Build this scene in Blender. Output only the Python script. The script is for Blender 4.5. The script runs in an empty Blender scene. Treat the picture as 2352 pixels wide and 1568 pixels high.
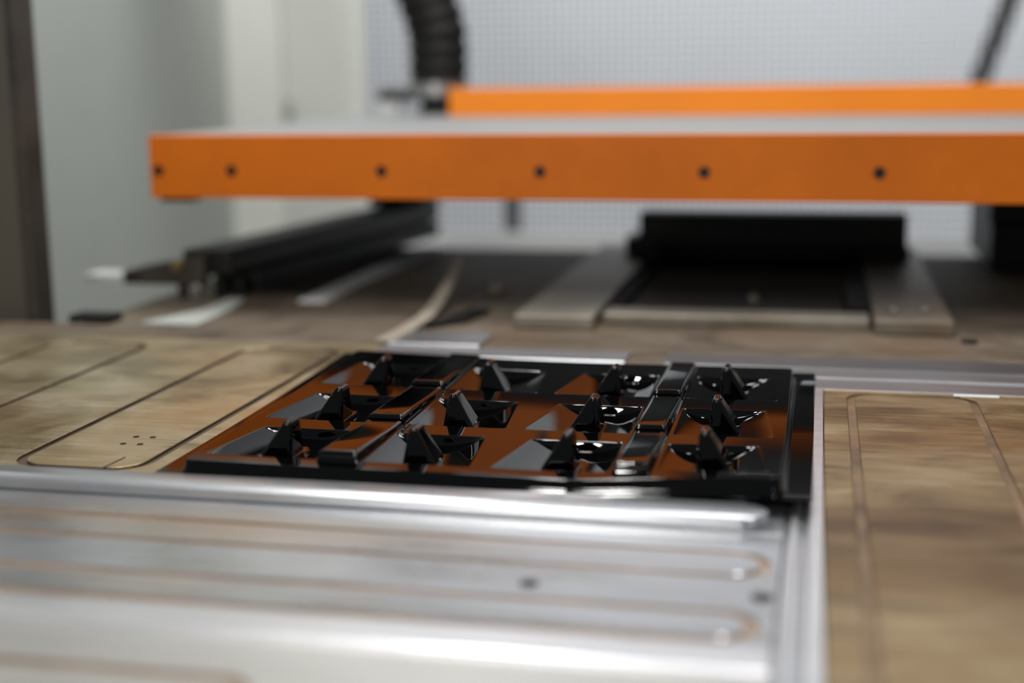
import bpy, bmesh, math, random
import numpy as np
from mathutils import Matrix, Vector

random.seed(7)
scene = bpy.context.scene
COL = scene.collection
Z0 = 0.90            # height of the machine bed above the floor; builders take z from the bed top

# ------------------------------------------------------------------ camera, world, light, exposure
cam_data = bpy.data.cameras.new('camera')
cam = bpy.data.objects.new('camera', cam_data)
COL.objects.link(cam)
cam_data.sensor_width = 36.0
cam_data.lens = 36.0 * 3214.88 / 2352.0
Rm = Matrix(((0.97703, -0.02877, 0.21115), (0.21279, 0.18474, -0.95947), (-0.01141, 0.98237, 0.18662)))
cam.matrix_world = Matrix.Translation((0, 0, 0.4 + Z0)) @ Rm.to_4x4()
cam_data.clip_start = 0.05
cam_data.clip_end = 60
cam_data.dof.use_dof = True
cam_data.dof.focus_distance = 1.60
cam_data.dof.aperture_fstop = 1.37
scene.camera = cam

world = bpy.data.worlds.new('hall_ambient')
scene.world = world
world.use_nodes = True
bg = world.node_tree.nodes['Background']
bg.inputs['Color'].default_value = (0.92, 0.97, 1.0, 1)
bg.inputs['Strength'].default_value = 0.16

def area(name, loc, target, sx, sy, power, col=(1, 1, 1)):
    d = bpy.data.lights.new(name, 'AREA')
    d.shape = 'RECTANGLE'
    d.size = sx
    d.size_y = sy
    d.energy = power
    d.color = col
    o = bpy.data.objects.new(name, d)
    COL.objects.link(o)
    o.location = (loc[0], loc[1], loc[2] + Z0)
    v = Vector((target[0], target[1], target[2] + Z0)) - o.location
    o.rotation_euler = v.to_track_quat('-Z', 'Y').to_euler()
    return o

# ceiling lamps of the hall, plus one added light at the end
area('overhead_light', (-0.7, 1.1, 2.6), (-0.7, 1.1, 0), 0.14, 0.9, 22, (1, 0.97, 0.93))
area('overhead_light', (0.9, 0.2, 2.6), (0.9, 0.2, 0), 0.14, 0.9, 22, (0.97, 0.98, 1))
area('overhead_light', (0.25, 2.6, 2.6), (0.25, 2.6, 0), 0.14, 0.9, 26, (1, 1, 1))
area('overhead_light', (-0.9, 3.0, 2.5), (-0.9, 3.5, 0), 0.14, 0.9, 34, (1, 1, 1))  # unseen light added to brighten base rail, cream panels and rear beam
# window behind the photographer
area('hall_window', (-1.0, -2.6, 1.9), (-0.3, 1.8, 0.1), 0.18, 0.45, 52, (1, 0.98, 0.95))
# unseen hall lights behind and beside the guard
area('unseen_hall_light', (0.6, 5.6, 2.6), (0.6, 8.0, 0.5), 7.5, 0.3, 142, (0.97, 0.98, 1))  # wide light added to brighten the back wall
area('unseen_hall_light', (-3.0, 3.4, 2.3), (-1.9, 4.0, 0.2), 0.5, 0.5, 12, (1, 1, 0.95))

scene.view_settings.view_transform = 'Standard'
scene.view_settings.look = 'None'
scene.view_settings.exposure = 0.08
scene.view_settings.gamma = 1.0
scene.view_settings.use_curve_mapping = False
scene.cycles.max_bounces = 8
scene.cycles.use_denoising = True
scene.cycles.sample_clamp_indirect = 6.0

# ------------------------------------------------------------------ materials
def new_mat(name):
    m = bpy.data.materials.new(name)
    m.use_nodes = True
    nt = m.node_tree
    b = nt.nodes['Principled BSDF']
    return m, nt, b

def simple(name, col, rough=0.5, metal=0.0, var=0.0, scale=8.0, bump=0.0, spec=0.5, stretch=(1, 1, 1), rvar=0.0):
    m, nt, b = new_mat(name)
    b.inputs['Roughness'].default_value = rough
    b.inputs['Metallic'].default_value = metal
    b.inputs['Specular IOR Level'].default_value = spec
    if var == 0 and bump == 0 and rvar == 0:
        b.inputs['Base Color'].default_value = (*col, 1)
        return m
    tc = nt.nodes.new('ShaderNodeTexCoord')
    mp = nt.nodes.new('ShaderNodeMapping')
    mp.inputs['Scale'].default_value = stretch
    nt.links.new(tc.outputs['Object'], mp.inputs['Vector'])
    n = nt.nodes.new('ShaderNodeTexNoise')
    n.inputs['Scale'].default_value = scale
    n.inputs['Detail'].default_value = 5
    n.inputs['Roughness'].default_value = 0.6
    nt.links.new(mp.outputs['Vector'], n.inputs['Vector'])
    r = nt.nodes.new('ShaderNodeValToRGB')
    r.color_ramp.elements[0].position = 0.3
    r.color_ramp.elements[1].position = 0.7
    r.color_ramp.elements[0].color = (*[c * (1 - var) for c in col], 1)
    r.color_ramp.elements[1].color = (*[min(1, c * (1 + var)) for c in col], 1)
    nt.links.new(n.outputs['Fac'], r.inputs['Fac'])
    nt.links.new(r.outputs['Color'], b.inputs['Base Color'])
    if rvar:
        mr = nt.nodes.new('ShaderNodeMapRange')
        mr.inputs['To Min'].default_value = rough - rvar
        mr.inputs['To Max'].default_value = rough + rvar
        nt.links.new(n.outputs['Fac'], mr.inputs['Value'])
        nt.links.new(mr.outputs['Result'], b.inputs['Roughness'])
    if bump:
        n2 = nt.nodes.new('ShaderNodeTexNoise')
        n2.inputs['Scale'].default_value = scale * 12
        nt.links.new(mp.outputs['Vector'], n2.inputs['Vector'])
        bp = nt.nodes.new('ShaderNodeBump')
        bp.inputs['Strength'].default_value = bump
        bp.inputs['Distance'].default_value = 0.002
        nt.links.new(n2.outputs['Fac'], bp.inputs['Height'])
        nt.links.new(bp.outputs['Normal'], b.inputs['Normal'])
    return m

def patina(name, c_dark, c_mid, c_light, rough=0.36, metal=0.75, seed=0.0, stretch=(1, 1, 1), dark_patches=()):
    """worn bed metal: cloudy stain patches, cross streaks and pale splashes"""
    m, nt, b = new_mat(name)
    N = nt.nodes.new
    L = nt.links.new
    tc = N('ShaderNodeTexCoord')
    mp = N('ShaderNodeMapping')
    mp.inputs['Location'].default_value = (seed, seed * 1.7, 0)
    mp.inputs['Scale'].default_value = stretch
    L(tc.outputs['Object'], mp.inputs['Vector'])
    n1 = N('ShaderNodeTexNoise')
    n1.inputs['Scale'].default_value = 6.0
    n1.inputs['Detail'].default_value = 6
    n1.inputs['Roughness'].default_value = 0.62
    n1.inputs['Distortion'].default_value = 0.6
    L(mp.outputs['Vector'], n1.inputs['Vector'])
    mp2 = N('ShaderNodeMapping')
    mp2.inputs['Scale'].default_value = (5, 60, 1)
    L(tc.outputs['Object'], mp2.inputs['Vector'])
    n2 = N('ShaderNodeTexNoise')
    n2.inputs['Scale'].default_value = 2.2
    n2.inputs['Detail'].default_value = 5
    L(mp2.outputs['Vector'], n2.inputs['Vector'])
    mix = N('ShaderNodeMath')
    mix.operation = 'MULTIPLY_ADD'
    mix.inputs[1].default_value = 0.3
    L(n2.outputs['Fac'], mix.inputs[0])
    sc = N('ShaderNodeMath')
    sc.operation = 'MULTIPLY'
    sc.inputs[1].default_value = 0.7
    L(n1.outputs['Fac'], sc.inputs[0])
    L(sc.outputs[0], mix.inputs[2])
    r = N('ShaderNodeValToRGB')
    e = r.color_ramp.elements
    e[0].position = 0.36
    e[0].color = (*c_dark, 1)
    e[1].position = 0.64
    e[1].color = (*c_light, 1)
    k = e.new(0.5)
    k.color = (*c_mid, 1)
    L(mix.outputs[0], r.inputs['Fac'])
    # rusty tint in a slower noise
    n3 = N('ShaderNodeTexNoise')
    n3.inputs['Scale'].default_value = 3.1
    n3.inputs['Detail'].default_value = 4
    L(mp.outputs['Vector'], n3.inputs['Vector'])
    r3 = N('ShaderNodeValToRGB')
    r3.color_ramp.elements[0].position = 0.52
    r3.color_ramp.elements[0].color = (0, 0, 0, 1)
    r3.color_ramp.elements[1].position = 0.72
    r3.color_ramp.elements[1].color = (0.7, 0.7, 0.7, 1)
    L(n3.outputs['Fac'], r3.inputs['Fac'])
    mx = N('ShaderNodeMix')
    mx.data_type = 'RGBA'
    L(r3.outputs['Color'], mx.inputs['Factor'])
    L(r.outputs['Color'], mx.inputs['A'])
    mx.inputs['B'].default_value = (c_mid[0] * 1.05, c_mid[1] * 0.78, c_mid[2] * 0.55, 1)
    last = mx.outputs['Result']
    for (sx, sy, rx, ry, colour, amount) in dark_patches:
        # a ragged darker patch multiplied into the plate colour at (sx, sy)
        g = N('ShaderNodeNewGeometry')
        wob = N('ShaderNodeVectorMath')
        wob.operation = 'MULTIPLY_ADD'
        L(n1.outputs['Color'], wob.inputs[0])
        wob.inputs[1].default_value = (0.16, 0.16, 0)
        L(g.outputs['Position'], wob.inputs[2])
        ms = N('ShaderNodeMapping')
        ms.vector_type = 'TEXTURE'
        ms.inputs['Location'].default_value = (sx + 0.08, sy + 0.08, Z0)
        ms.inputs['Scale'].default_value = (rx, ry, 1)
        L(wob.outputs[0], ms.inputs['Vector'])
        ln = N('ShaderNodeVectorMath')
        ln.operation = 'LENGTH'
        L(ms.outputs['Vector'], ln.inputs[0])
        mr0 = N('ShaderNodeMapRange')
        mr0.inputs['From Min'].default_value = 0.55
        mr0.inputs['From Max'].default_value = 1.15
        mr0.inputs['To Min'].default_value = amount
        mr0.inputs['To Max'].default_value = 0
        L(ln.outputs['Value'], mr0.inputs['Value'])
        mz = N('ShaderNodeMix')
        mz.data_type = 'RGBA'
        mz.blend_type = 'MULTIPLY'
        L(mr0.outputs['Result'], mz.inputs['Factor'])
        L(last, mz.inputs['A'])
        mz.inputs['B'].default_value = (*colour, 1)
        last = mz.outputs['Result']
    L(last, b.inputs['Base Color'])
    b.inputs['Metallic'].default_value = metal
    mr = N('ShaderNodeMapRange')
    mr.inputs['To Min'].default_value = rough - 0.08
    mr.inputs['To Max'].default_value = rough + 0.12
    L(mix.outputs[0], mr.inputs['Value'])
    L(mr.outputs['Result'], b.inputs['Roughness'])
    bp = N('ShaderNodeBump')
    bp.inputs['Strength'].default_value = 0.12
    bp.inputs['Distance'].default_value = 0.001
    n4 = N('ShaderNodeTexNoise')
    n4.inputs['Scale'].default_value = 140
    L(tc.outputs['Object'], n4.inputs['Vector'])
    L(n4.outputs['Fac'], bp.inputs['Height'])
    L(bp.outputs['Normal'], b.inputs['Normal'])
    return m

M = {}
M['black_plastic'] = simple('gloss_black_plastic', (0.0006, 0.0006, 0.0008), 0.03, 0.0, spec=0.36)
M['brass_bed'] = patina('brown_patina_metal', (0.18, 0.138, 0.08), (0.43, 0.355, 0.212), (0.62, 0.55, 0.41), dark_patches=((-0.98, 1.42, 0.17, 0.16, (0.55, 0.48, 0.38), 0.9), (-0.84, 1.62, 0.12, 0.05, (0.75, 0.68, 0.6), 0.8)))  # front-left patch paints the dark post's reflection into the patina
M['brass_bed_right'] = patina('ochre_patina_metal', (0.18, 0.125, 0.07), (0.35, 0.25, 0.132), (0.50, 0.395, 0.235), seed=3.3, stretch=(0.9, 2.2, 1), dark_patches=((0.16, 1.20, 0.4, 0.15, (0.55, 0.48, 0.42), 0.95), (0.14, 1.66, 0.2, 0.05, (0.75, 0.68, 0.6), 0.8)))
M['groove'] = simple('dark_groove', (0.10, 0.068, 0.042), 0.5, 0.3, 0.4, 14)
M['groove_light'] = simple('rusty_groove', (0.22, 0.145, 0.085), 0.45, 0.5, 0.4, 14)
M['alu'] = simple('milled_aluminium', (0.66, 0.67, 0.69), 0.29, 0.92, 0.10, 5, 0.05, stretch=(1, 14, 1), rvar=0.05)
M['alu_bright'] = simple('polished_aluminium', (0.90, 0.90, 0.92), 0.32, 0.92, 0.06, 5, 0.05, stretch=(1, 14, 1), rvar=0.05)
M['apron'] = simple('pale_aluminium', (0.60, 0.59, 0.56), 0.36, 0.8, 0.08, 3, 0.05, stretch=(1, 4, 1))
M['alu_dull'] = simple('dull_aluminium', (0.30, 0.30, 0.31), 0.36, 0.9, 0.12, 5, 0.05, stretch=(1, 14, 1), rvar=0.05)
M['alu_front'] = patina('worn_aluminium', (0.50, 0.50, 0.485), (0.63, 0.645, 0.67), (0.70, 0.72, 0.76), 0.27, 0.9, seed=9.1, stretch=(0.5, 2.0, 1))
M['alu_groove'] = simple('tan_groove', (0.38, 0.28, 0.20), 0.65, 0.2, 0.25, 12)
M['deck'] = patina('oiled_brown_steel', (0.075, 0.058, 0.041), (0.145, 0.115, 0.082), (0.20, 0.165, 0.125), 0.55, 0.15, seed=5.5)
M['deck'].node_tree.nodes['Principled BSDF'].inputs['Specular IOR Level'].default_value = 0.25
M['tan_plate'] = patina('tan_steel', (0.20, 0.17, 0.13), (0.28, 0.245, 0.195), (0.36, 0.33, 0.28), 0.4, 0.6, seed=1.5)
M['dark_steel'] = simple('black_oxide_steel', (0.014, 0.0138, 0.0135), 0.45, 0.1, 0.3, 10, spec=0.3)
M['brown_steel'] = simple('brown_painted_steel', (0.06, 0.05, 0.04), 0.45, 0.3, 0.3, 10)
M['deck_reflection'] = simple('deck_reflection_brown', (0.035, 0.028, 0.022), 0.6, 0, 0.3, 10, spec=0.2)
M['bent'] = simple('taupe_sheet', (0.36, 0.32, 0.26), 0.5, 0.2, 0.15, 14)
M['rubber'] = simple('black_rubber', (0.007, 0.0063, 0.0055), 0.55, 0, 0.4, 20, 0.1, spec=0.25)
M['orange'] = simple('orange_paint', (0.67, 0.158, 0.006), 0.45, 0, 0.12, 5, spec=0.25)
M['orange_lit'] = simple('orange_paint_lit', (0.95, 0.27, 0.018), 0.45, 0, 0.05, 5, spec=0.25)  # same orange as the front beam, brightened for the light falling on it
M['bolt'] = simple('dark_bolt', (0.03, 0.028, 0.026), 0.35, 0.7)
M['steel'] = simple('bright_steel', (0.6, 0.6, 0.6), 0.3, 1.0)
M['cover'] = simple('pale_cover_sheet', (0.295, 0.30, 0.298), 0.55, 0.0, 0.04, 6, spec=0.2)
M['dark_floor'] = simple('oily_dark_steel', (0.05, 0.042, 0.032), 0.5, 0.1, 0.3, 8, spec=0.2)
M['panel_a'] = simple('grey_green_paint', (0.43, 0.455, 0.42), 0.5, 0, 0.03, 3)
M['panel_b'] = simple('pale_cream_paint', (0.76, 0.77, 0.71), 0.5, 0, 0.03, 3)
M['post'] = simple('brown_grey_paint', (0.085, 0.075, 0.058), 0.5, 0, 0.1, 4)
M['white_paint'] = simple('white_paint', (0.62, 0.63, 0.62), 0.45, 0, 0.03, 3)
M['wire'] = simple('galvanised_wire', (0.17, 0.175, 0.18), 0.45, 0.5)
M['wall'] = simple('hall_wall_paint', (0.72, 0.735, 0.76), 0.7, 0, 0.03, 0.6)
M['floor'] = simple('grey_concrete', (0.33, 0.33, 0.32), 0.6, 0, 0.15, 2, 0.1)
M['machine'] = simple('grey_machine_paint', (0.22, 0.22, 0.21), 0.5, 0, 0.05, 3)
M['grey_hose'] = simple('grey_hose_plastic', (0.07, 0.07, 0.07), 0.5)
M['white_mark'] = simple('white_strip', (0.85, 0.85, 0.85), 0.4)
M['brass'] = simple('dull_brass', (0.35, 0.24, 0.10), 0.4, 0.8)

# ------------------------------------------------------------------ helpers
def tag(o, label, cat, group=None):
    o['label'] = label
    o['category'] = cat
    if group:
        o['group'] = group
    return o

def thing(name, label, cat, loc=(0, 0, 0), group=None):
    o = bpy.data.objects.new(name, None)
    COL.objects.link(o)
    o.empty_display_size = 0.1
    o.location = (loc[0], loc[1], loc[2] + Z0)
    return tag(o, label, cat, group)

def origin_of(root):
    """world position of a root or of a part (all unrotated)"""
    p = Vector(root.location)
    while root.parent:
        root = root.parent
        p += Vector(root.location)
    return p

def obj(name, bm, mats, parent=None, smooth=False, loc=None, label=None):
    """links one mesh; bm is in bed coordinates (z from the bed top)"""
    base = Vector((0, 0, 0))
    if parent:
        base = origin_of(parent) - Vector((0, 0, Z0))
    if loc is None:
        if parent:
            loc = base
        else:
            vs = [v.co for v in bm.verts]
            loc = Vector(((min(v.x for v in vs) + max(v.x for v in vs)) / 2, (min(v.y for v in vs) + max(v.y for v in vs)) / 2, min(v.z for v in vs)))
    loc = Vector(loc)
    bmesh.ops.translate(bm, verts=bm.verts, vec=-loc)
    bmesh.ops.recalc_face_normals(bm, faces=bm.faces)
    me = bpy.data.meshes.new(name)
    bm.to_mesh(me)
    bm.free()
    if not isinstance(mats, (list, tuple)):
        mats = [mats]
    for m in mats:
        me.materials.append(m)
    if smooth:
        me.polygons.foreach_set('use_smooth', [True] * len(me.polygons))
    o = bpy.data.objects.new(name, me)
    COL.objects.link(o)
    if parent:
        o.parent = parent
        o.location = loc - base
    else:
        o.location = loc + Vector((0, 0, Z0))
    if label:
        o['label'] = label
    return o

def box(bm, x0, x1, y0, y1, z0, z1, bev=0.0, seg=2):
    vs = [bm.verts.new(c) for c in ((x0, y0, z0), (x1, y0, z0), (x1, y1, z0), (x0, y1, z0), (x0, y0, z1), (x1, y0, z1), (x1, y1, z1), (x0, y1, z1))]
    fs = [bm.faces.new([vs[i] for i in q]) for q in ((3, 2, 1, 0), (4, 5, 6, 7), (0, 1, 5, 4), (1, 2, 6, 5), (2, 3, 7, 6), (3, 0, 4, 7))]
    if bev:
        es = list({e for f in fs for e in f.edges})
        bmesh.ops.bevel(bm, geom=es, offset=bev, segments=seg, affect='EDGES', profile=0.6)
    return bm

def B(*a, **k):
    return box(bmesh.new(), *a, **k)

def poly_prism(bm, pts, z0, z1, bev=0.0, zs=None):
    """vertical prism over an outline"""
    lo = [bm.verts.new((x, y, z0)) for x, y in pts]
    hi = [bm.verts.new((x, y, z1 if zs is None else zs[i])) for i, (x, y) in enumerate(pts)]
    n = len(pts)
    fs = [bm.faces.new(lo[::-1]), bm.faces.new(hi)]
    for i in range(n):
        j = (i + 1) % n
        fs.append(bm.faces.new((lo[i], lo[j], hi[j], hi[i])))
    if bev:
        es = list({e for f in fs for e in f.edges})
        bmesh.ops.bevel(bm, geom=es, offset=bev, segments=2, affect='EDGES', profile=0.6)
    return bm

def cyl(bm, c, axis, r, h, n=16, bev=0.0):
    """cylinder from c along axis ('x','y','z')"""
    rings = []
    prof = [(r - bev, 0), (r, bev), (r, h - bev), (r - bev, h)] if bev else [(r, 0), (r, h)]
    for rr, t in prof:
        ring = []
        for i in range(n):
            a = 2 * math.pi * i / n
            u, v = rr * math.cos(a), rr * math.sin(a)
            p = {'z': (u, v, t), 'y': (u, t, v), 'x': (t, u, v)}[axis]
            ring.append(bm.verts.new((c[0] + p[0], c[1] + p[1], c[2] + p[2])))
        rings.append(ring)
    for a, b in zip(rings, rings[1:]):
        for i in range(n):
            bm.faces.new((a[i], a[(i + 1) % n], b[(i + 1) % n], b[i]))
    bm.faces.new(rings[0])
    bm.faces.new(rings[-1])
    return bm

def tube(bm, pts, radii, n=20, flat=1.0):
    """tube along a path; flat squeezes the second cross axis"""
    pts = [Vector(p) for p in pts]
    rings = []
    for i, p in enumerate(pts):
        t = (pts[min(i + 1, len(pts) - 1)] - pts[max(i - 1, 0)]).normalized()
        ref = Vector((1, 0, 0)) if abs(t.x) < 0.9 else Vector((0, 1, 0))
        u = (ref - t * ref.dot(t)).normalized()
        v = t.cross(u)
        r = radii[i] if hasattr(radii, '__len__') else radii
        rings.append([bm.verts.new(p + u * (r * math.cos(2 * math.pi * k / n)) + v * (r * flat * math.sin(2 * math.pi * k / n))) for k in range(n)])
    for a, b in zip(rings, rings[1:]):
        for i in range(n):
            bm.faces.new((a[i], a[(i + 1) % n], b[(i + 1) % n], b[i]))
    bm.faces.new(rings[0])
    bm.faces.new(rings[-1])
    return bm

def rrect(x0, x1, y0, y1, r, n=8):
    out = []
    for cx, cy, a0 in ((x1 - r, y1 - r, 0), (x0 + r, y1 - r, 90), (x0 + r, y0 + r, 180), (x1 - r, y0 + r, 270)):
        for i in range(n + 1):
            a = math.radians(a0 + 90 * i / n)
            out.append((cx + r * math.cos(a), cy + r * math.sin(a)))
    return out

def grooved_plate(x0, x1, y0, y1, z0, z1, loops, depth=0.004, chamfer=0.0008):
    """plate with milled closed-loop grooves; material 0 top, 1 groove. loops: (x0,x1,y0,y1,r,width)"""
    bm = bmesh.new()
    def ring(pts, z):
        return [bm.verts.new((x, y, z)) for x, y in pts]
    def edges(vs):
        return [bm.edges.new((vs[i], vs[(i + 1) % len(vs)])) for i in range(len(vs))]
    def wall(a, b, mi):
        n = len(a)
        for i in range(n):
            f = bm.faces.new((a[i], a[(i + 1) % n], b[(i + 1) % n], b[i]))
            f.material_index = mi
    c = chamfer
    out = ring([(x0 + c, y0 + c), (x1 - c, y0 + c), (x1 - c, y1 - c), (x0 + c, y1 - c)], z1)
    out2 = ring([(x0, y0), (x1, y0), (x1, y1), (x0, y1)], z1 - c)
    low = ring([(x0, y0), (x1, y0), (x1, y1), (x0, y1)], z0)
    wall(out, out2, 0)
    wall(out2, low, 0)
    bm.faces.new(low[::-1])
    es = edges_out = [e for e in {e for v in out for e in v.link_edges} if e.verts[0] in out and e.verts[1] in out]
    for (a, b_, p, q, r, w) in loops:
        po = rrect(a, b_, p, q, r)
        pi = rrect(a + w, b_ - w, p + w, q - w, max(r - w, 0.004))
        po2 = rrect(a + c, b_ - c, p + c, q - c, max(r - c, 0.004))
        pi2 = rrect(a + w - c, b_ - w + c, p + w - c, q - w + c, max(r - w + c, 0.004))
        ot, it = ring(po, z1), ring(pi, z1)
        o1, i1 = ring(po2, z1 - c), ring(pi2, z1 - c)
        o2, i2 = ring(po2, z1 - depth), ring(pi2, z1 - depth)
        wall(ot, o1, 0)
        wall(o1, o2, 1)
        wall(o2, i2, 1)
        wall(i2, i1, 1)
        wall(i1, it, 0)
        f = bm.faces.new(it)
        es = es + [bm.edges.get((ot[i], ot[(i + 1) % len(ot)])) for i in range(len(ot))]
    bmesh.ops.triangle_fill(bm, edges=es, use_beauty=True, normal=(0, 0, 1))
    return bm

def grid_mesh(X, Y, Z):
    """numpy grids -> (verts, quads)"""
    ny, nx = X.shape
    v = np.stack([X, Y, Z], -1).reshape(-1, 3)
    i = np.arange(nx * ny).reshape(ny, nx)
    q = np.stack([i[:-1, :-1], i[:-1, 1:], i[1:, 1:], i[1:, :-1]], -1).reshape(-1, 4)
    return v, q

def np_obj(name, v, q, mat, parent, label=None):
    base = origin_of(parent) - Vector((0, 0, Z0))
    v = v - np.array(base)
    me = bpy.data.meshes.new(name)
    me.vertices.add(len(v))
    me.vertices.foreach_set('co', v.astype(np.float32).ravel())
    me.loops.add(q.size)
    me.loops.foreach_set('vertex_index', q.astype(np.int32).ravel())
    me.polygons.add(len(q))
    me.polygons.foreach_set('loop_start', np.arange(0, q.size, 4, dtype=np.int32))
    me.polygons.foreach_set('loop_total', np.full(len(q), 4, dtype=np.int32))
    me.polygons.foreach_set('use_smooth', np.ones(len(q), dtype=bool))
    me.update(calc_edges=True)
    me.validate()
    me.materials.append(mat)
    o = bpy.data.objects.new(name, me)
    COL.objects.link(o)
    o.parent = parent
    if label:
        o['label'] = label
    return o

def sstep(a, b, x):
    t = np.clip((x - a) / (b - a), 0, 1)
    return t * t * (3 - 2 * t)

# ------------------------------------------------------------------ the hall
def structure(o):
    o['kind'] = 'structure'
    return o

structure(obj('floor', B(-5, 6, -4, 8.2, -Z0 - 0.1, -Z0), M['floor']))
structure(obj('wall_back', B(-5, 6, 8.0, 8.2, -Z0, 4.2), M['wall']))

# ------------------------------------------------------------------ machine base and deck
mb = thing('machine_base', 'long grey machine base with an oiled brown steel deck under the orange frame', 'machine', (0, 1.6, -Z0))
obj('base_cabinet', B(-1.18, 0.98, 0.32, 3.18, -Z0, -0.0305, 0.004), M['machine'], mb)
obj('deck_plate', B(-1.20, 1.0, 2.101, 3.19, -0.03, 0.0, 0.0015), M['deck'], mb, label='oiled brown steel deck plate')
obj('cross_bar', B(-1.75, 1.0, 2.052, 2.100, -0.03, 0.001, 0.002), M['deck'], mb, label='dull brown cross bar behind the bed plates')

# ------------------------------------------------------------------ bed plates
p = grooved_plate(-1.75, -0.640, 1.243, 2.000, -0.03, 0.0,
                  [(-0.842, -0.683, 1.287, 1.955, 0.042, 0.0125), (-1.160, -0.990, 1.287, 1.955, 0.042, 0.0125), (-1.49, -1.31, 1.287, 1.955, 0.042, 0.0125)])
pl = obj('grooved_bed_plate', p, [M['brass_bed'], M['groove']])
tag(pl, 'brown stained metal bed plate with long looped grooves left of the black tray', 'plate')
for x, y in ((-0.753, 1.390), (-0.733, 1.391), (-0.753, 1.421), (-0.733, 1.422)):
    obj('screw_hole', cyl(bmesh.new(), (x, y, 0.0002), 'z', 0.0035, 0.0004, 12), M['bolt'], pl)
bm = bmesh.new()
poly_prism(bm, [(-0.7275, 1.292), (-0.7255, 1.292), (-0.7225, 1.338), (-0.7245, 1.338)], 0.0002, 0.0005)
obj('scribed_mark', bm, M['bolt'], pl)

p = grooved_plate(0.0135, 1.0, 0.35, 1.792, -0.03, 0.0, [(0.0405, 0.1985, 0.55, 1.785, 0.034, 0.0115), (0.36, 0.53, 0.55, 1.785, 0.034, 0.0115)], 0.003)
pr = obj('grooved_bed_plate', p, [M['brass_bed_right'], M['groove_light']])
tag(pr, 'ochre brown metal bed plate with a rounded groove right of the black tray', 'plate')
obj('white_strip', B(0.172, 0.226, 1.781, 1.7895, 0.0002, 0.0012), M['white_mark'], pr)  # plain white strip near the plate's back edge

p = grooved_plate(-1.75, -0.022, 0.942, 1.1995, -0.03, 0.0,
                  [(-1.55, -0.0285, 1.086, 1.154, 0.0338, 0.011), (-1.55, -0.0325, 0.951, 1.018, 0.033, 0.012)], 0.003)
pf = obj('slotted_front_plate', p, [M['alu_front'], M['alu_groove']])
tag(pf, 'bright worn aluminium plate with long rounded loop grooves in the foreground', 'plate')
for x, y, r in ((-0.218, 1.043, 0.008), (-0.034, 1.046, 0.009)):
    obj('bolt_hole', cyl(bmesh.new(), (x, y, 0.0002), 'z', r, 0.0006, 16), M['bolt'], pf)
o = obj('bright_edge_bar', B(-1.75, -0.022, 0.8965, 0.9412, -0.03, 0.004, 0.003), M['alu_bright'])
tag(o, 'polished bright aluminium edge bar running across the foreground', 'bar')
p = grooved_plate(-1.75, -0.022, 0.35, 0.8960, -0.03, -0.001, [(-1.6, -0.36, 0.45, 0.838, 0.03, 0.014)], 0.004)
o = obj('front_apron_plate', p, [M['apron'], M['alu_groove']])
tag(o, 'pale aluminium plate at the very bottom of the picture, nearest the viewer', 'plate')
# strip under and behind the raised bar
o = obj('front_edge_strip', B(-1.75, -0.022, 1.2005, 1.242, -0.03, 0.0, 0.001), M['alu'])
tag(o, 'light aluminium strip along the front edge of the brown left bed plate', 'strip')
o = obj('under_tray_plate', B(-0.639, -0.022, 1.243, 1.792, -0.03, -0.001, 0.001), M['alu'])
tag(o, 'flat aluminium plate carrying the black tray', 'plate')
# raised bar in front of the tray
bm = bmesh.new()
prof = [q for q in rrect(-1.75, -0.036, 1.206, 1.250, 0.0215, 8) if q[0] > -0.2]
prof = prof[:9] + [(-1.75, 1.250), (-1.75, 1.206)] + prof[9:]
poly_prism(bm, prof, 0.0003, 0.0125, 0.004)
o = obj('raised_bar', bm, M['alu'], smooth=True)
tag(o, 'raised aluminium bar with a rounded right end along the front of the black tray', 'bar')

# vertical strips between the centre and the right plate
for i, (a, b, z) in enumerate(((-0.0212, -0.0165, -0.004), (-0.0160, -0.0095, 0.0), (-0.0088, -0.0010, -0.003), (-0.0002, 0.0125, 0.0015))):
    o = obj('divider_strip', B(a, b, 0.35, 1.792, -0.03, z, 0.0008), M['alu_bright' if i in (1, 3) else 'alu'])
    tag(o, ('narrow recessed aluminium strip, leftmost of the four beside the right plate', 'narrow flush aluminium strip, second from the left beside the right plate',
            'narrow recessed aluminium strip, third from the left beside the right plate', 'proud aluminium strip bordering the ochre right bed plate')[i], 'strip', 'aluminium strips dividing the bed plates')

# rails behind the tray
rails = [(-0.639, 1.0, 1.793, 1.806, 0.0015, 'thin bright aluminium ridge along the back edge of the right bed plate'),
         (-0.639, 1.0, 1.807, 1.862, 0.0, 'wide light aluminium rail directly behind the black tray'),
         (-0.639, 1.0, 1.863, 1.872, 0.0018, 'thin raised aluminium rib behind the wide rail'),
         (-0.639, 1.0, 1.873, 1.926, -0.001, 'second aluminium rail behind the tray, split from the first by a rib'),
         (-0.639, -0.262, 1.927, 1.999, 0.001, 'short light aluminium rail piece left of the brown notch'),
         (-0.206, 1.0, 1.927, 1.999, 0.001, 'long aluminium rail piece right of the brown notch')]
for a, b, y0, y1, z, lab in rails:
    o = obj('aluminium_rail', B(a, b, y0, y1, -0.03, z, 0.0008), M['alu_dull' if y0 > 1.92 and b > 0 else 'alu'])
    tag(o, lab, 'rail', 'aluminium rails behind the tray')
o = obj('notch_block', B(-0.261, -0.207, 1.927, 1.999, -0.03, -0.002), M['deck'])
tag(o, 'small brown block filling the notch between two aluminium rails', 'block')
o = obj('back_strip', B(-1.75, 1.0, 2.0005, 2.0515, -0.03, 0.0, 0.001), M['deck'])
tag(o, 'dull brown strip behind the aluminium rails, before the deck', 'strip')
o = obj('alignment_tab', B(-0.632, -0.490, 1.995, 2.095, 0.0015, 0.005, 0.001), M['alu'])
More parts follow.
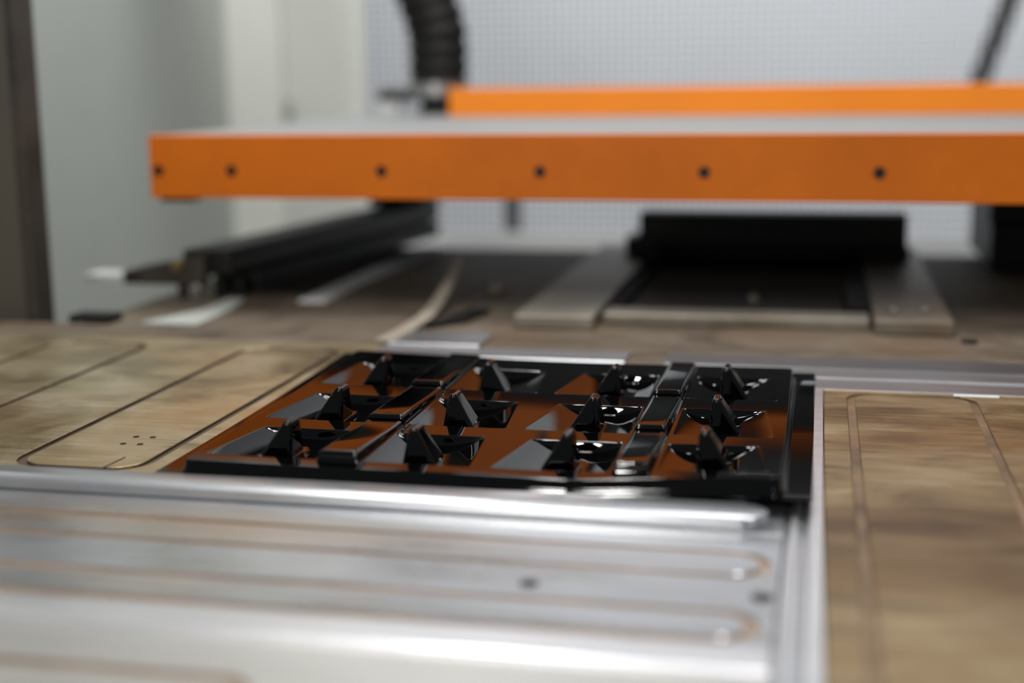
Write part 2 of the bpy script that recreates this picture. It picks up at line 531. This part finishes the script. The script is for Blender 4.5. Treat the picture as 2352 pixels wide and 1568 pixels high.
tag(o, 'light square aluminium tab lying behind the rear left tray corner', 'tab')

# ------------------------------------------------------------------ the formed tray
TX0, TX1, TY0, TY1 = -0.660, 0.002, 1.258, 1.882       # flange
PX0, PX1, PY0, PY1 = -0.629, -0.024, 1.272, 1.838       # platform
H = 0.0163
COLS = [(-0.613, -0.494, 1), (-0.442, -0.330, -1), (-0.310, -0.193, 1), (-0.147, -0.040, -1)]
ROWS = [(1.303, 1.423), (1.463, 1.590), (1.642, 1.766)]
POCKET_D = 0.0105

def warp(X, Y):
    a = 0.0014 * ((X + 0.36) / 0.33) ** 2
    t = np.clip((Y - 1.258) / 0.624, 0, 1)
    right = np.clip((X + 0.23) / 0.17, 0, 1) * 0.0112 * np.clip(1 - t / 0.47, 0, 1) ** 2
    left = np.clip((-0.30 - X) / 0.34, 0, 1) ** 1.3 * 0.0080 * t ** 2.5
    bow = 0.0016 * (1 - t) ** 5
    curl = np.clip((X + 0.022) / 0.01, 0, 1) * 0.0015 * np.exp(-((t - 0.86) / 0.05) ** 2)
    return a + right + left + bow + curl

def tray_height(X, Y):
    # platform with a two-step rim
    dx = np.minimum(X - PX0, PX1 - X)
    dy = np.minimum(Y - PY0, PY1 - Y)
    r = 0.012
    ax, ay = np.maximum(r - dx, 0), np.maximum(r - dy, 0)
    d = np.where((dx < r) & (dy < r), r - np.hypot(ax, ay), np.minimum(dx, dy))
    Z = 0.0055 * sstep(-0.0022, 0.0, d) + (H - 0.0055) * sstep(0.0008, 0.0036, d)
    # crease along the left and right margins
    for (x0, x1, s) in COLS:
        for (y0, y1) in ROWS:
            v = np.clip((Y - y0) / (y1 - y0), 0, 1)
            # edge on the outer side drifts inwards towards the back
            xa = x0 + (0.017 * v if s > 0 else 0)
            xb = x1 - (0.013 * v if s < 0 else 0)
            u = (X - xa) / (xb - xa)
            uc = np.clip(u, 0, 1)
            inside = (u > 0) & (u < 1)
            # scoop: shallow long slope on the outer side, deeper towards the fin
            uu = uc if s > 0 else 1 - uc
            a = np.sin(np.pi / 2 * np.clip(uu / 0.55, 0, 1)) ** 1.05
            b = np.sin(np.pi / 2 * np.clip((1 - uu) / 0.36, 0, 1)) ** 0.8
            sc = np.where(inside, a * b, 0)
            e = sstep(-0.0005, 0.0045, Y - y0) * sstep(-0.0005, 0.0045, y1 - Y)
            Z = Z - POCKET_D * sc * e
    # soft edge moulding
    return Z + warp(X, Y) + 0.0009

tray = thing('formed_tray', 'glossy black vacuum formed plastic tray with twelve upright fins on the machine bed', 'tray', (-0.33, 1.57, 0))
def fine(lo, hi, marks, coarse=0.00115, dense=0.0004, reach=0.0045):
    """grid line positions, denser around the marks"""
    out = [lo]
    while out[-1] < hi - 1e-9:
        p = out[-1]
        out.append(min(hi, p + (dense if any(abs(p - m) < reach for m in marks) else coarse)))
    return np.array(out)

gx = fine(TX0, TX1, [PX0 + 0.001, PX1 - 0.001])
gy = fine(TY0, TY1, [PY0 + 0.001, PY1 - 0.001] + [v + 0.002 for r in ROWS for v in (r[0], r[1] - 0.004)])
GX, GY = np.meshgrid(gx, gy)
GZ = tray_height(GX, GY)
V, Q = grid_mesh(GX, GY, GZ)
cxq = V[Q].mean(1)
used = np.zeros(len(Q), bool)
pockets = []
for (y0, y1) in ROWS:
    for (x0, x1, s) in COLS:
        m = (cxq[:, 0] > x0 - 0.003) & (cxq[:, 0] < x1 + 0.003) & (cxq[:, 1] > y0 - 0.003) & (cxq[:, 1] < y1 + 0.003) & ~used
        used |= m
        pockets.append(m)

def sub(mask):
    q = Q[mask]
    ids, inv = np.unique(q, return_inverse=True)
    return V[ids], inv.reshape(q.shape)

v, q = sub(~used)
np_obj('sheet', v, q, M['black_plastic'], tray)
for m in pockets:
    v, q = sub(m)
    np_obj('pocket', v, q, M['black_plastic'], tray)
# underside thickness: rim skirt of the sheet
bm = bmesh.new()
rimp = []
n_e = 60
for i in range(n_e):
    rimp.append((TX0 + (TX1 - TX0) * i / n_e, TY0))
for i in range(n_e):
    rimp.append((TX1, TY0 + (TY1 - TY0) * i / n_e))
for i in range(n_e):
    rimp.append((TX1 - (TX1 - TX0) * i / n_e, TY1))
for i in range(n_e):
    rimp.append((TX0, TY1 - (TY1 - TY0) * i / n_e))
top = [bm.verts.new((x, y, float(warp(np.array(x), np.array(y))) + 0.0009)) for x, y in rimp]
bot = [bm.verts.new((x, y, float(warp(np.array(x), np.array(y))) + 0.0001)) for x, y in rimp]
for i in range(len(top)):
    j = (i + 1) % len(top)
    bm.faces.new((top[i], top[j], bot[j], bot[i]))
obj('cut_edge', bm, M['black_plastic'], tray)

def ridge(x0, x1, ya, yb, hf, hb):
    """raised block: square front, top sinking in an S towards the back"""
    nu, nv = 44, 70
    # cross section: up the left side, over, down the right side (rounded)
    r = 0.005
    w = (x1 - x0) / 2
    cs = []
    for k in range(8):
        cs.append((-w - 0.003 * (1 - k / 8) ** 2, 0.62 * k / 8))
    for k in range(12):
        a = math.pi / 2 * k / 11
        cs.append((-w + r * (1 - math.cos(a)), 0.62 + 0.38 * math.sin(a)))
    cs = cs + [(-x, z) for x, z in reversed(cs)]
    # along: front wall, rounded edge, sag, back
    al = []
    for k in range(8):
        al.append((ya - 0.002 * (1 - k / 8) ** 2, 0.60 * k / 8 * hf))
    for k in range(12):
        a = math.pi / 2 * k / 11
        al.append((ya + 0.005 * (1 - math.cos(a)), hf * (0.60 + 0.40 * math.sin(a))))
    for k in range(1, 50):
        t = k / 49
        s = t * t * (3 - 2 * t)
        al.append((ya + 0.005 + (yb - ya - 0.005) * t, hf + (hb - hf) * s))
    X = np.array([[(x0 + x1) / 2 + c[0] for c in cs] for a in al])
    Y = np.array([[a[0] for c in cs] for a in al])
    zb = H + warp(X, Y) + 0.0004
    Z = np.array([[a[1] * c[1] for c in cs] for a in al]) + zb
    return grid_mesh(X, Y, Z)

for (x0, x1) in ((-0.4880, -0.4460), (-0.1870, -0.1530)):
    for (ya, yb) in ((1.296, 1.452), (1.458, 1.626), (1.632, 1.822)):
        v, q = ridge(x0, x1, ya, yb, 0.0115, 0.0068)
        np_obj('ridge', v, q, M['black_plastic'], tray)

def ball(bm, c, r, n=10, m=6):
    out = []
    for i in range(m + 1):
        th = math.pi * i / m
        for k in range(n if 0 < i < m else 1):
            ph = 2 * math.pi * k / n
            out.append(bm.verts.new((c[0] + r * math.sin(th) * math.cos(ph), c[1] + r * math.sin(th) * math.sin(ph), c[2] + r * math.cos(th))))
    return out

def hull(pts):
    """convex skin over balls (centre, radius)"""
    bm = bmesh.new()
    for c, r in pts:
        ball(bm, c, r, 16, 8)
    res = bmesh.ops.convex_hull(bm, input=bm.verts)
    bmesh.ops.delete(bm, geom=list({g for g in res['geom_interior'] if isinstance(g, bmesh.types.BMVert)}), context='VERTS')
    loose = [v for v in bm.verts if not v.link_faces]
    bmesh.ops.delete(bm, geom=loose, context='VERTS')
    return bm

def fin(xl, xr, xa, yf):
    zb = 0.0042
    yb = yf + 0.040
    wz = float(warp(np.array((xl + xr) / 2), np.array(yf)))
    r, rt = 0.0042, 0.0058
    zt = 0.0448 + wz
    bm = hull([((xl + r, yf + r, zb + wz), r), ((xr - r, yf + r, zb + wz), r), ((xr - r, yb - r, zb + wz), r), ((xl + r, yb - r, zb + wz), r),
               ((xa, yf + 0.0055 + rt, zt - rt), rt), ((xa, yb - 0.0035 - rt, zt - rt), rt)])
    o = obj('fin', bm, M['black_plastic'], tray, smooth=True)
    wn = o.modifiers.new('weighted_normal', 'WEIGHTED_NORMAL')
    wn.weight = 100
    f, rf = 0.0024, 0.0022
    zf = zb + wz + 0.0006
    bm = hull([((xl - f + rf, yf - f + rf, zf), rf), ((xr + f - rf, yf - f + rf, zf), rf), ((xr + f - rf, yb + f - rf, zf), rf), ((xl - f + rf, yb + f - rf, zf), rf)])
    lip = obj('base_lip', bm, M['black_plastic'], o, smooth=True)
    wn = lip.modifiers.new('weighted_normal', 'WEIGHTED_NORMAL')
    return o

FX = [(-0.5700, -0.5330, -0.5400), (-0.4120, -0.3740, -0.4005), (-0.2690, -0.2310, -0.2410), (-0.1120, -0.0750, -0.1040)]
FY = [(1.337, 1.333, 1.337, 1.350), (1.501, 1.494, 1.503, 1.515), (1.672, 1.668, 1.674, 1.686)]
for r_ in range(3):
    for c_ in range(4):
        fin(*FX[c_], FY[r_][c_])

# ------------------------------------------------------------------ orange clamp frame
cf = thing('clamp_frame', 'orange clamping frame with bolted front beam and grey cover sheet across the machine', 'frame', (-0.2, 2.9, 0))
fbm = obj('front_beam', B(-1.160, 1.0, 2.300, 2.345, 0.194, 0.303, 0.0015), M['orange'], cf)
for x in (-1.143, -1.005, -0.731, -0.455, -0.183, 0.093, 0.369, 0.645):
    bm = bmesh.new()
    cyl(bm, (x, 2.2985, 0.242), 'y', 0.0100, 0.0014, 8)
    bb = bmesh.new()
    obj('bolt', bm, M['bolt'], fbm)
    bb.free()
obj('corner_foot', B(-1.145, -1.085, 2.306, 2.345, 0.186, 0.1938, 0.001), M['brown_steel'], cf)
obj('cover_sheet', B(-1.160, 1.0, 2.3455, 3.62, 0.294, 0.3025, 0.001), M['cover'], cf, label='pale grey cover sheet')
obj('added_dark_sheet', B(-1.112, 1.0, 2.3455, 3.60, 0.284, 0.2938, 0.001), M['dark_steel'], cf)  # unseen dark sheet added to blacken the frame's underside in tray reflections
obj('rear_beam', B(-0.885, 1.0, 3.34, 3.39, 0.3027, 0.3705, 0.002), M['orange_lit'], cf, label='bright orange rear beam on the cover sheet')
obj('side_beam', B(-1.158, -1.115, 2.3455, 3.60, 0.215, 0.2938, 0.0015), M['dark_steel'], cf)
obj('support_block', B(-1.07, -0.93, 3.26, 3.46, 0.0935, 0.2838, 0.003), M['dark_steel'], cf)
obj('support_block', B(0.345, 0.60, 3.02, 3.40, 0.0005, 0.2838, 0.004), M['dark_steel'], cf)
bm = bmesh.new()
poly_prism(bm, [(0.345, 2.98), (0.62, 2.98), (0.62, 3.019), (0.345, 3.019)], 0.0005, 0.09, 0.002)
obj('support_foot', bm, M['dark_steel'], cf)

# ------------------------------------------------------------------ corrugated hose on the frame
def corrugated(bm, path, r, amp, pitch, n=24):
    pts = []
    rad = []
    # resample
    path = [Vector(p) for p in path]
    L = [0]
    for a, b in zip(path, path[1:]):
        L.append(L[-1] + (b - a).length)
    total = L[-1]
    k = int(total / (pitch / 6))
    for i in range(k + 1):
        s = total * i / k
        j = max(t for t in range(len(L)) if L[t] <= s + 1e-9)
        j = min(j, len(path) - 2)
        f = (s - L[j]) / (L[j + 1] - L[j])
        pts.append(path[j].lerp(path[j + 1], f))
        rad.append(r + amp * math.cos(2 * math.pi * s / pitch))
    return tube(bm, pts, rad, n)

hx, hy = -0.960, 3.53
hose = thing('suction_hose', 'thick black corrugated hose rising from the cover sheet in front of the guard mesh', 'hose', (hx, hy, 0.3027))
path = []
for i in range(40):
    z = 0.385 + i * 0.032
    b = max(0, z - 0.50)
    path.append((hx - 0.25 * b - 0.5 * b * b, hy, z))
obj('hose_body', corrugated(bmesh.new(), path, 0.074, 0.005, 0.040), M['rubber'], hose, smooth=True)
obj('collar', cyl(bmesh.new(), (hx, hy, 0.352), 'z', 0.076, 0.034, 28, 0.003), M['steel'], hose, smooth=False, label='silver hose collar')
obj('flange', cyl(bmesh.new(), (hx, hy, 0.303), 'z', 0.064, 0.012, 24, 0.002), M['dark_steel'], hose)
obj('socket', cyl(bmesh.new(), (hx + 0.005, hy, 0.3155), 'z', 0.054, 0.0362, 24, 0.002), M['dark_steel'], hose)
obj('side_pipe', cyl(bmesh.new(), (hx - 0.165, hy, 0.349), 'x', 0.011, 0.110, 16, 0.001), M['dark_steel'], hose)
obj('valve_body', B(hx - 0.165, hx - 0.105, hy - 0.02, hy + 0.02, 0.303, 0.3375, 0.004), M['white_paint'], hose, label='small whitish valve body')
obj('valve_cap', B(hx - 0.150, hx - 0.080, hy - 0.03, hy - 0.012, 0.360, 0.378, 0.004), M['steel'], hose)

# second hose behind the mesh
h2 = thing('drain_hose', 'grey corrugated hose slanting down behind the guard mesh at top right', 'hose', (1.0, 4.95, 0.12))
pts = [(1.65, 4.95, 0.16), (1.3, 4.95, 0.16), (0.95, 4.95, 0.16), (0.72, 4.95, 0.17), (0.60, 4.95, 0.19), (0.53, 4.95, 0.235), (0.505, 4.95, 0.30), (0.515, 4.95, 0.38)]
for i in range(20):
    z = 0.42 + i * 0.05
    pts.append((0.515 + 0.32 * (z - 0.38), 4.95, z))
obj('hose_body', corrugated(bmesh.new(), pts, 0.033, 0.004, 0.05, 16), M['grey_hose'], h2, smooth=True)

# ------------------------------------------------------------------ left rail
rl = thing('slide_rail', 'long black slide rail running back under the orange frame on the left', 'rail', (-1.10, 2.9, 0))
def skew(bm, y0=2.38):
    for v in bm.verts:
        v.co.x += (v.co.y - y0) * 0.105
    return bm
obj('rail_body', skew(B(-1.158, -1.062, 2.40, 3.46, 0.040, 0.090, 0.008)), M['dark_steel'], rl)
obj('rail_channel', skew(B(-1.1605, -1.0605, 2.42, 3.45, 0.052, 0.066, 0.003)), M['brown_steel'], rl)
obj('deck_reflection_plate', B(-1.045, -0.922, 2.45, 3.17, 0.0005, 0.0025), M['deck_reflection'], rl)  # dark plate added, painting in the rail's reflection on the deck
obj('rail_base', skew(B(-1.128, -1.046, 2.47, 3.42, 0.0026, 0.0395, 0.003)), M['dark_steel'], rl)
bm = bmesh.new()
poly_prism(bm, [(-1.265, 2.372), (-1.10, 2.372), (-1.10, 2.398), (-1.225, 2.398)], 0.026, 0.083, 0.003, zs=[0.050, 0.083, 0.083, 0.062])
obj('end_plate', bm, M['brown_steel'], rl)
obj('end_knob', cyl(bmesh.new(), (-1.150, 2.360, 0.064), 'y', 0.010, 0.0118, 14, 0.002), M['brass'], rl, label='dull brass end knob')
obj('foot', cyl(bmesh.new(), (-1.150, 2.392, 0.0005), 'z', 0.012, 0.0255, 14), M['dark_steel'], rl)
obj('foot', cyl(bmesh.new(), (-1.085, 2.405, 0.0005), 'z', 0.010, 0.0385, 14), M['rubber'], rl)
obj('foot', cyl(bmesh.new(), (-1.055, 2.43, 0.0005), 'z', 0.012, 0.039, 14), M['rubber'], rl)
obj('roller', cyl(bmesh.new(), (-1.122, 2.370, 0.016), 'y', 0.0125, 0.02, 18, 0.002), M['steel'], rl, label='pale metal roller')
obj('shelf_plate', B(-1.345, -1.226, 2.372, 2.44, 0.032, 0.043, 0.002), M['white_paint'], rl, label='small pale shelf plate')

bm = bmesh.new()
poly_prism(bm, [(-1.095, 2.108), (-0.995, 2.106), (-1.000, 2.25), (-1.022, 2.37), (-1.055, 2.37), (-1.050, 2.25)], 0.0005, 0.004, 0.001)
o = obj('shim_plate', bm, M['panel_a'])
tag(o, 'pale metal shim plate lying on the deck at the foot of the slide rail', 'plate')
o = obj('stop_block', B(-1.225, -1.150, 2.103, 2.15, 0.0005, 0.014, 0.002), M['rubber'])
tag(o, 'small dark stop block at the left edge of the deck', 'block')
o = obj('guide_strip', B(-0.915, -0.862, 2.360, 3.165, 0.0005, 0.006, 0.0015), M['white_paint'])
tag(o, 'pale guide strip running back along the deck beside the slide rail', 'strip')

# bent sheet strip peeling off the deck
bm = bmesh.new()
pth = [(-0.640, 2.008, 0.0045), (-0.634, 2.10, 0.006), (-0.630, 2.19, 0.009), (-0.632, 2.26, 0.015), (-0.637, 2.33, 0.025), (-0.640, 2.39, 0.038), (-0.642, 2.44, 0.053), (-0.643, 2.48, 0.070)]
def strip_sweep(bm, path, w, t):
    rings = []
    for i, p in enumerate(path):
        ww = w * (1 - 0.5 * i / (len(path) - 1))
        rings.append([bm.verts.new((p[0] + dx * ww, p[1], p[2] + dz * t)) for dx, dz in ((-.5, -.5), (.5, -.5), (.5, .5), (-.5, .5))])
    for a, b in zip(rings, rings[1:]):
        for i in range(4):
            bm.faces.new((a[i], a[(i + 1) % 4], b[(i + 1) % 4], b[i]))
    bm.faces.new(rings[0])
    bm.faces.new(rings[-1])
strip_sweep(bm, pth, 0.031, 0.004)
o = obj('bent_strip', bm, M['bent'], smooth=False)
tag(o, 'thin tan metal strip bent up off the deck behind the left of the tray', 'strip')

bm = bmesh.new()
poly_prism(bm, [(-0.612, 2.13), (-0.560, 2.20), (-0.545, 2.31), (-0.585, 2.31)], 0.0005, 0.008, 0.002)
o = obj('shadow_wedge', bm, M['rubber'])  # black wedge added where a shadow falls beside the strip
tag(o, 'black wedge standing in for a shadow on the deck beside the bent tan strip', 'wedge')

# ------------------------------------------------------------------ tool carriage on the deck
tc_ = thing('tool_carriage', 'dark steel tool carriage with two tan base plates and a black bridge under the frame', 'carriage', (-0.13, 2.7, 0))
bp1 = obj('base_plate', B(-0.474, -0.345, 2.168, 3.12, 0.0005, 0.023, 0.003), M['tan_plate'], tc_)
bp2 = obj('base_plate', B(0.090, 0.208, 2.196, 3.14, 0.0005, 0.023, 0.003), M['tan_plate'], tc_)
obj('front_bar', B(-0.338, 0.084, 2.225, 2.290, 0.0005, 0.020, 0.004), M['tan_plate'], tc_)
obj('bridge', B(-0.372, 0.180, 2.960, 3.060, 0.042, 0.110, 0.006), M['dark_steel'], tc_)
obj('bridge_leg', B(-0.400, -0.330, 2.955, 3.060, 0.0235, 0.0595, 0.004), M['dark_steel'], tc_)
obj('bridge_leg', B(0.078, 0.186, 2.955, 3.060, 0.0235, 0.0418, 0.003), M['dark_steel'], tc_)
obj('pit_floor', B(-0.320, 0.048, 2.2915, 3.058, 0.0005, 0.004), M['dark_floor'], tc_)
obj('back_panel', B(-0.343, 0.0885, 3.0605, 3.080, 0.0005, 0.1, 0.002), M['dark_steel'], tc_)
obj('side_wall', B(0.050, 0.0885, 2.34, 2.95, 0.0005, 0.024, 0.002), M['rubber'], tc_)
obj('side_wall', B(-0.344, -0.322, 2.34, 2.95, 0.0005, 0.014, 0.002), M['rubber'], tc_)
obj('floor_bolt', cyl(bmesh.new(), (-0.107, 2.47, 0.0042), 'z', 0.010, 0.012, 6, 0.001), M['tan_plate'], tc_)
for x, y in ((0.118, 2.44), (0.172, 2.44)):
    obj('bolt_hole', cyl(bmesh.new(), (x, y, 0.0001), 'z', 0.007, 0.0233, 14), M['bolt'], bp2)
for x, y in ((0.122, 2.285), (0.170, 2.285), (0.155, 2.60), (0.160, 2.66)):
    obj('cap_screw', cyl(bmesh.new(), (x, y, 0.0232), 'z', 0.006, 0.006, 14, 0.001), M['steel'], bp2)
o = obj('deck_bolt', cyl(bmesh.new(), (-0.59, 2.55, 0.0005), 'z', 0.016, 0.010, 6, 0.001), M['tan_plate'])
tag(o, 'brown hexagon bolt head standing on the deck beside the bent strip', 'bolt')
o = obj('deck_plug', cyl(bmesh.new(), (0.226, 2.150, 0.0005), 'z', 0.012, 0.004, 14, 0.001), M['bolt'])
tag(o, 'dark round plug on the deck in front of the right base plate', 'plug')

# ------------------------------------------------------------------ guard fence behind
gf = thing('mesh_guard', 'pale wire mesh guard fence standing behind the machine', 'fence', (-0.1, 4.5, -Z0))
bm = bmesh.new()
pt = 0.0245
x = -1.50
while x < 1.7:
    box(bm, x - 0.0022, x + 0.0022, 4.4978, 4.5022, -0.11, 1.75)
    x += pt
z = -0.105
while z < 1.75:
    box(bm, -1.50, 1.7, 4.5022, 4.5062, z - 0.0022, z + 0.0022)
    z += pt
o = obj('wire_mesh', bm, M['wire'], gf)
o['kind'] = 'stuff'
obj('base_rail', B(-1.88, 1.75, 4.40, 4.47, -0.160, -0.104, 0.004), M['white_paint'], gf, label='white base rail')
obj('base_panel', B(-1.88, 1.75, 4.475, 4.49, -Z0 + 0.0005, -0.161, 0.002), M['white_paint'], gf)
obj('fence_post', B(-1.56, -1.503, 4.474, 4.53, -0.103, 1.80, 0.003), M['white_paint'], gf)
obj('fence_post', B(1.703, 1.76, 4.474, 4.53, -0.103, 1.80, 0.003), M['white_paint'], gf)
obj('top_rail', B(-1.502, 1.702, 4.475, 4.53, 1.752, 1.80, 0.003), M['white_paint'], gf)
o = obj('bracket_post', B(-1.035, -0.985, 4.60, 4.65, -Z0 + 0.0005, 0.22, 0.004), M['grey_hose'])
tag(o, 'short grey bracket post behind the mesh below the orange beam', 'post')

# ------------------------------------------------------------------ enclosure panels at the left
o = obj('partition', B(-1.90, -1.85, 2.2, 4.235, -Z0 + 0.0005, 1.9, 0.004), M['panel_a'])
tag(o, 'tall grey green enclosure panel at the left, running back beside the machine', 'panel', 'enclosure partitions')
o = obj('partition', B(-1.90, -1.665, 4.24, 4.28, -Z0 + 0.0005, 1.9, 0.004), M['panel_b'])
tag(o, 'narrow pale cream enclosure panel facing the machine, left of the seam', 'panel', 'enclosure partitions')
pb = obj('partition', B(-1.660, -1.395, 4.24, 4.28, -Z0 + 0.0005, 1.9, 0.004), M['panel_b'])
tag(pb, 'pale cream enclosure panel with a small latch beside the guard mesh', 'panel', 'enclosure partitions')
obj('latch', B(-1.655, -1.630, 4.222, 4.2395, 0.285, 0.335, 0.006), M['panel_a'], pb)
po = thing('enclosure_post', 'dark brown grey upright post at the far left edge', 'post', (-1.36, 2.17, -Z0))
obj('upright', B(-1.46, -1.323, 2.14, 2.20, -Z0 + 0.0005, 1.9, 0.004), M['post'], po)
obj('edge_trim', B(-1.3225, -1.303, 2.135, 2.195, -Z0 + 0.0005, 1.9, 0.003), M['brown_steel'], po)
